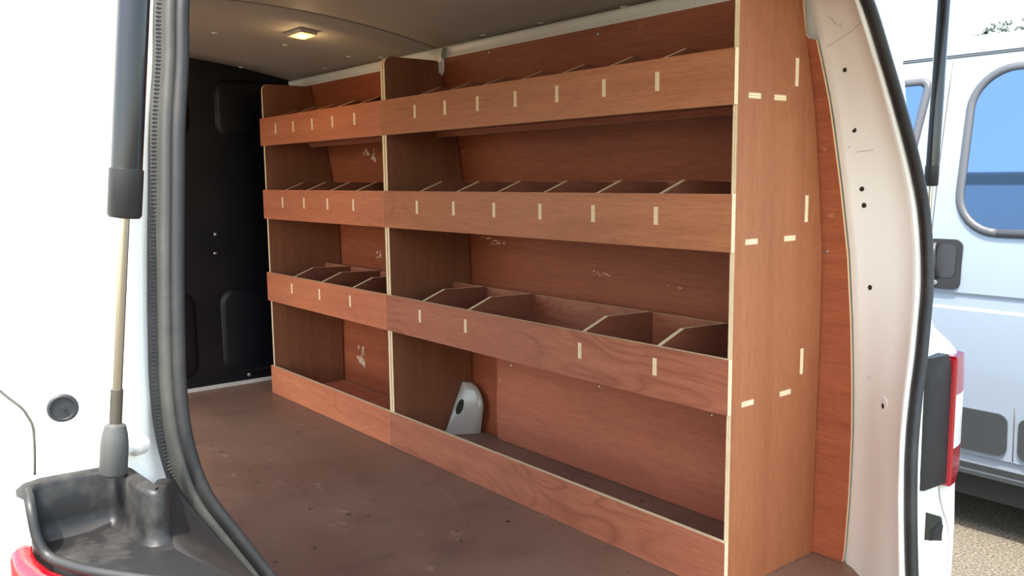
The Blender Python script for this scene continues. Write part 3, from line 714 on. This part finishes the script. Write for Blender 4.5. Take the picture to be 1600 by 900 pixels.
nv = empty('silver_van', (2.95, .8, GZ), 'silver van parked alongside, seen beyond the right pillar', 'van')
half_s = [(2.06, -.30), (2.02, -.27), (2.012, -.225), (2.012, -.20), (2.000, -.195), (1.992, -.05), (1.982, .10), (1.974, .30), (1.974, .372), (1.984, .382), (1.986, .425), (1.976, .438), (1.980, .55), (1.996, .70), (2.022, .9), (2.055, 1.1), (2.092, 1.30), (2.104, 1.342), (2.116, 1.345), (2.118, 1.356), (2.110, 1.360), (2.128, 1.395), (2.165, 1.418), (2.30, 1.452), (2.6, 1.475), (2.95, 1.48)]
loop = half_s+[(5.9-x, z) for x, z in reversed(half_s[:-1])]
YS = [(-1.75, .86, -.06), (-1.68, .95, -.02), (-1.5, 1, 0), (-.5, 1, 0), (.1, 1, 0), (.6, 1, 0), (1.2, 1, 0), (2.0, 1, -.0), (2.3, .99, -.05), (2.9, .93, -.45), (3.2, .85, -.7)]
rows = []
for y, s, dz in YS:
    rows.append([(2.95+(x-2.95)*s, y, (z if z < .5 else .5+(z-.5)*(1+dz/.98))) for x, z in loop])
o = loft('body', rows, SILVER, nv, True, True, 0, True); o.data.set_sharp_from_angle(angle=math.radians(32))
xs_n = lambda z: itp(z, [(b, a) for a, b in half_s[:-1] if True])
def nv_patch(name, pts, mat, d0, d1, parent=nv, smooth=False):
    bm = bmesh.new(); n = len(pts)
    cy = sum(p[0] for p in pts)/n; cz = sum(p[1] for p in pts)/n
    a = [bm.verts.new((xs_n(z)-d0, y, z)) for y, z in pts]; b = [bm.verts.new((xs_n(z)-d1, y, z)) for y, z in pts]
    bm.faces.new(a); bm.faces.new(b)
    for i in range(n): bm.faces.new((a[i], a[(i+1) % n], b[(i+1) % n], b[i]))
    q = mesh_obj(name, bm, mat); q.parent = parent; q.matrix_basis = W[parent].inverted(); W[q] = Matrix.Identity(4); return q
def window(y0, z0, y1, z1, r, skew=0):
    P = rrect(y0, z0, y1, z1, r, 8)
    P = [(y-skew*(z1-z)/(z1-z0) if y < (y0+y1)/2 else y, z) for y, z in P]
    c = ((y0+y1)/2, (z0+z1)/2)
    wn = nv_patch('window', [(y, z) for y, z in P], WINSEAL, -.01, .004)
    loftp = [Vector((xs_n(z)-.005, y, z)) for y, z in P]; loftp.append(loftp[0])
    fr = sweep('window_rubber', loftp, circ(.017, 10), WINSEAL, nv, lambda i, Q: (Vector((1, 0, 0))*.75, ((Q[min(i+1, len(Q)-1)]-Q[max(i-1, 0)]).normalized().cross(Vector((1, 0, 0))))))
    e = .012
    G = [(y+(e if y < c[0] else -e), z+(e if z < c[1] else -e)) for y, z in P]
    # pane: a flat tilted sheet
    zl_, zh_ = z0+e, z1-e; xa, xb_ = xs_n(zl_)-.006, xs_n(zh_)-.006
    bm = bmesh.new(); fx = lambda z: xa+(xb_-xa)*(z-zl_)/(zh_-zl_)-.004
    a = [bm.verts.new((fx(z), y, z)) for y, z in G]; b = [bm.verts.new((fx(z)+.006, y, z)) for y, z in G]
    bm.faces.new(a); bm.faces.new(b)
    for i in range(len(G)): bm.faces.new((a[i], a[(i+1) % len(G)], b[(i+1) % len(G)], b[i]))
    q = mesh_obj('pane', bm, GLASS); q.parent = wn; q.matrix_basis = Matrix.Identity(4)
window(-.80, .672, .440, 1.288, .15)
window(.615, .70, 1.75, 1.262, .03, -.07)
for zc, yc in ((None, .555),):
    pts = [Vector((xs_n(z)-.0004, yc-.02*(1 if z < .5 else (1-(z-.5)*.0)), z)) for z in [-.19+1.52*k/16 for k in range(17)]]
    tube('door_gap', pts, .0022, GAP, nv, 6)
pts = [Vector((xs_n(z)-.0004, .190, z)) for z in [-.19, -.1, -.02, .02]]
tube('door_gap', pts, .002, GAP, nv, 6)
nv_patch('moulding', rrect(.212, -.178, 1.75, -.012, .035, 5), MOULD, -.004, .010)
nv_patch('moulding', rrect(-1.2, -.178, .172, -.012, .035, 5), MOULD, -.004, .010)
nv_patch('sill_strip', rect(-1.4, -.262, 1.9, -.236), MOULD, -.012, .004)
tube('gutter_line', [(xs_n(1.351)-.001, y, 1.351) for y in (-1.5, -.5, .5, 1.2, 2.0)], .004, GAP, nv, 6)
hd = nv_patch('handle_plate', rrect(.408, .447, .548, .642, .032, 6), PLAST, -.004, .010)
nv_patch('handle_bowl', rrect(.428, .492, .50, .622, .025, 6), GROM, .009, .0112, hd)
pull = catmull([(1.968, .512, .628), (1.950, .507, .60), (1.946, .503, .565), (1.950, .499, .53), (1.964, .497, .492)], 5)
sweep('handle_pull', pull, [(-.011, -.004), (.011, -.004), (.011, .004), (-.011, .004)], PLAST, hd, lambda i, P: (Vector((0, 1, 0)), Vector((1, 0, 0))))
lathe('key_lock', (1.972, .50, .470), (1.955, .50, .470), [(0, .010), (.009, .010), (.010, .007)], ZINC, hd, 14)
for y in (-1.12, 2.15):
    for x, s in ((2.03, 1), (3.87, -1)):
        wh = lathe('wheel', (x, y, GZ+.32), (x+s*.2, y, GZ+.32), [(0, .18), (0, .27), (.015, .305), (.05, .32), (.17, .32), (.2, .29)], TYRE, nv, 32)
        lathe('rim', (x-s*.004, y, GZ+.32), (x+s*.2, y, GZ+.32), [(0, .05), (.004, .10), (.012, .18), (.03, .19)], ZINC, wh, 24)
# lower dark underbody so the van does not float
box('underbody', (2.1, -1.6, -.40), (3.8, 2.9, -.24), TYRE, nv)

tc = Vector((22.566, 8.306, 4.248))
te = empty('distant_tree', (tc.x, tc.y, GZ), 'distant tree top showing over the roof of the silver van', 'tree')
tube('trunk', [(tc.x, tc.y, GZ), (tc.x+.1, tc.y, GZ+2.5), (tc.x, tc.y+.1, tc.z-.6)], .16, BARK, te, 8)
bm = bmesh.new(); H = tc.z-GZ
for i in range(2600):
    a_ = random.uniform(0, 2*math.pi); zz = random.uniform(-1, 1); rr = math.sqrt(1-zz*zz)*random.uniform(.55, 1)**.5
    c_ = Vector((tc.x+2.2*rr*math.cos(a_), tc.y+2.2*rr*math.sin(a_), tc.z-1.3+1.6*zz+.14*math.sin(5*a_)))
    s_ = .09*random.uniform(.6, 1.3); u_ = Vector((random.gauss(0, 1), random.gauss(0, 1), random.gauss(0, 1))).normalized(); v_ = u_.orthogonal().normalized()
    bm.faces.new([bm.verts.new(c_+u_*s_*p+v_*s_*.5*q_) for p, q_ in ((-1, 0), (0, -1), (1, 0), (0, 1))])
q = mesh_obj('crown', bm, LEAF, None, None, False, False); q.parent = te; q.matrix_basis = W[te].inverted(); tag(q, kind='stuff')
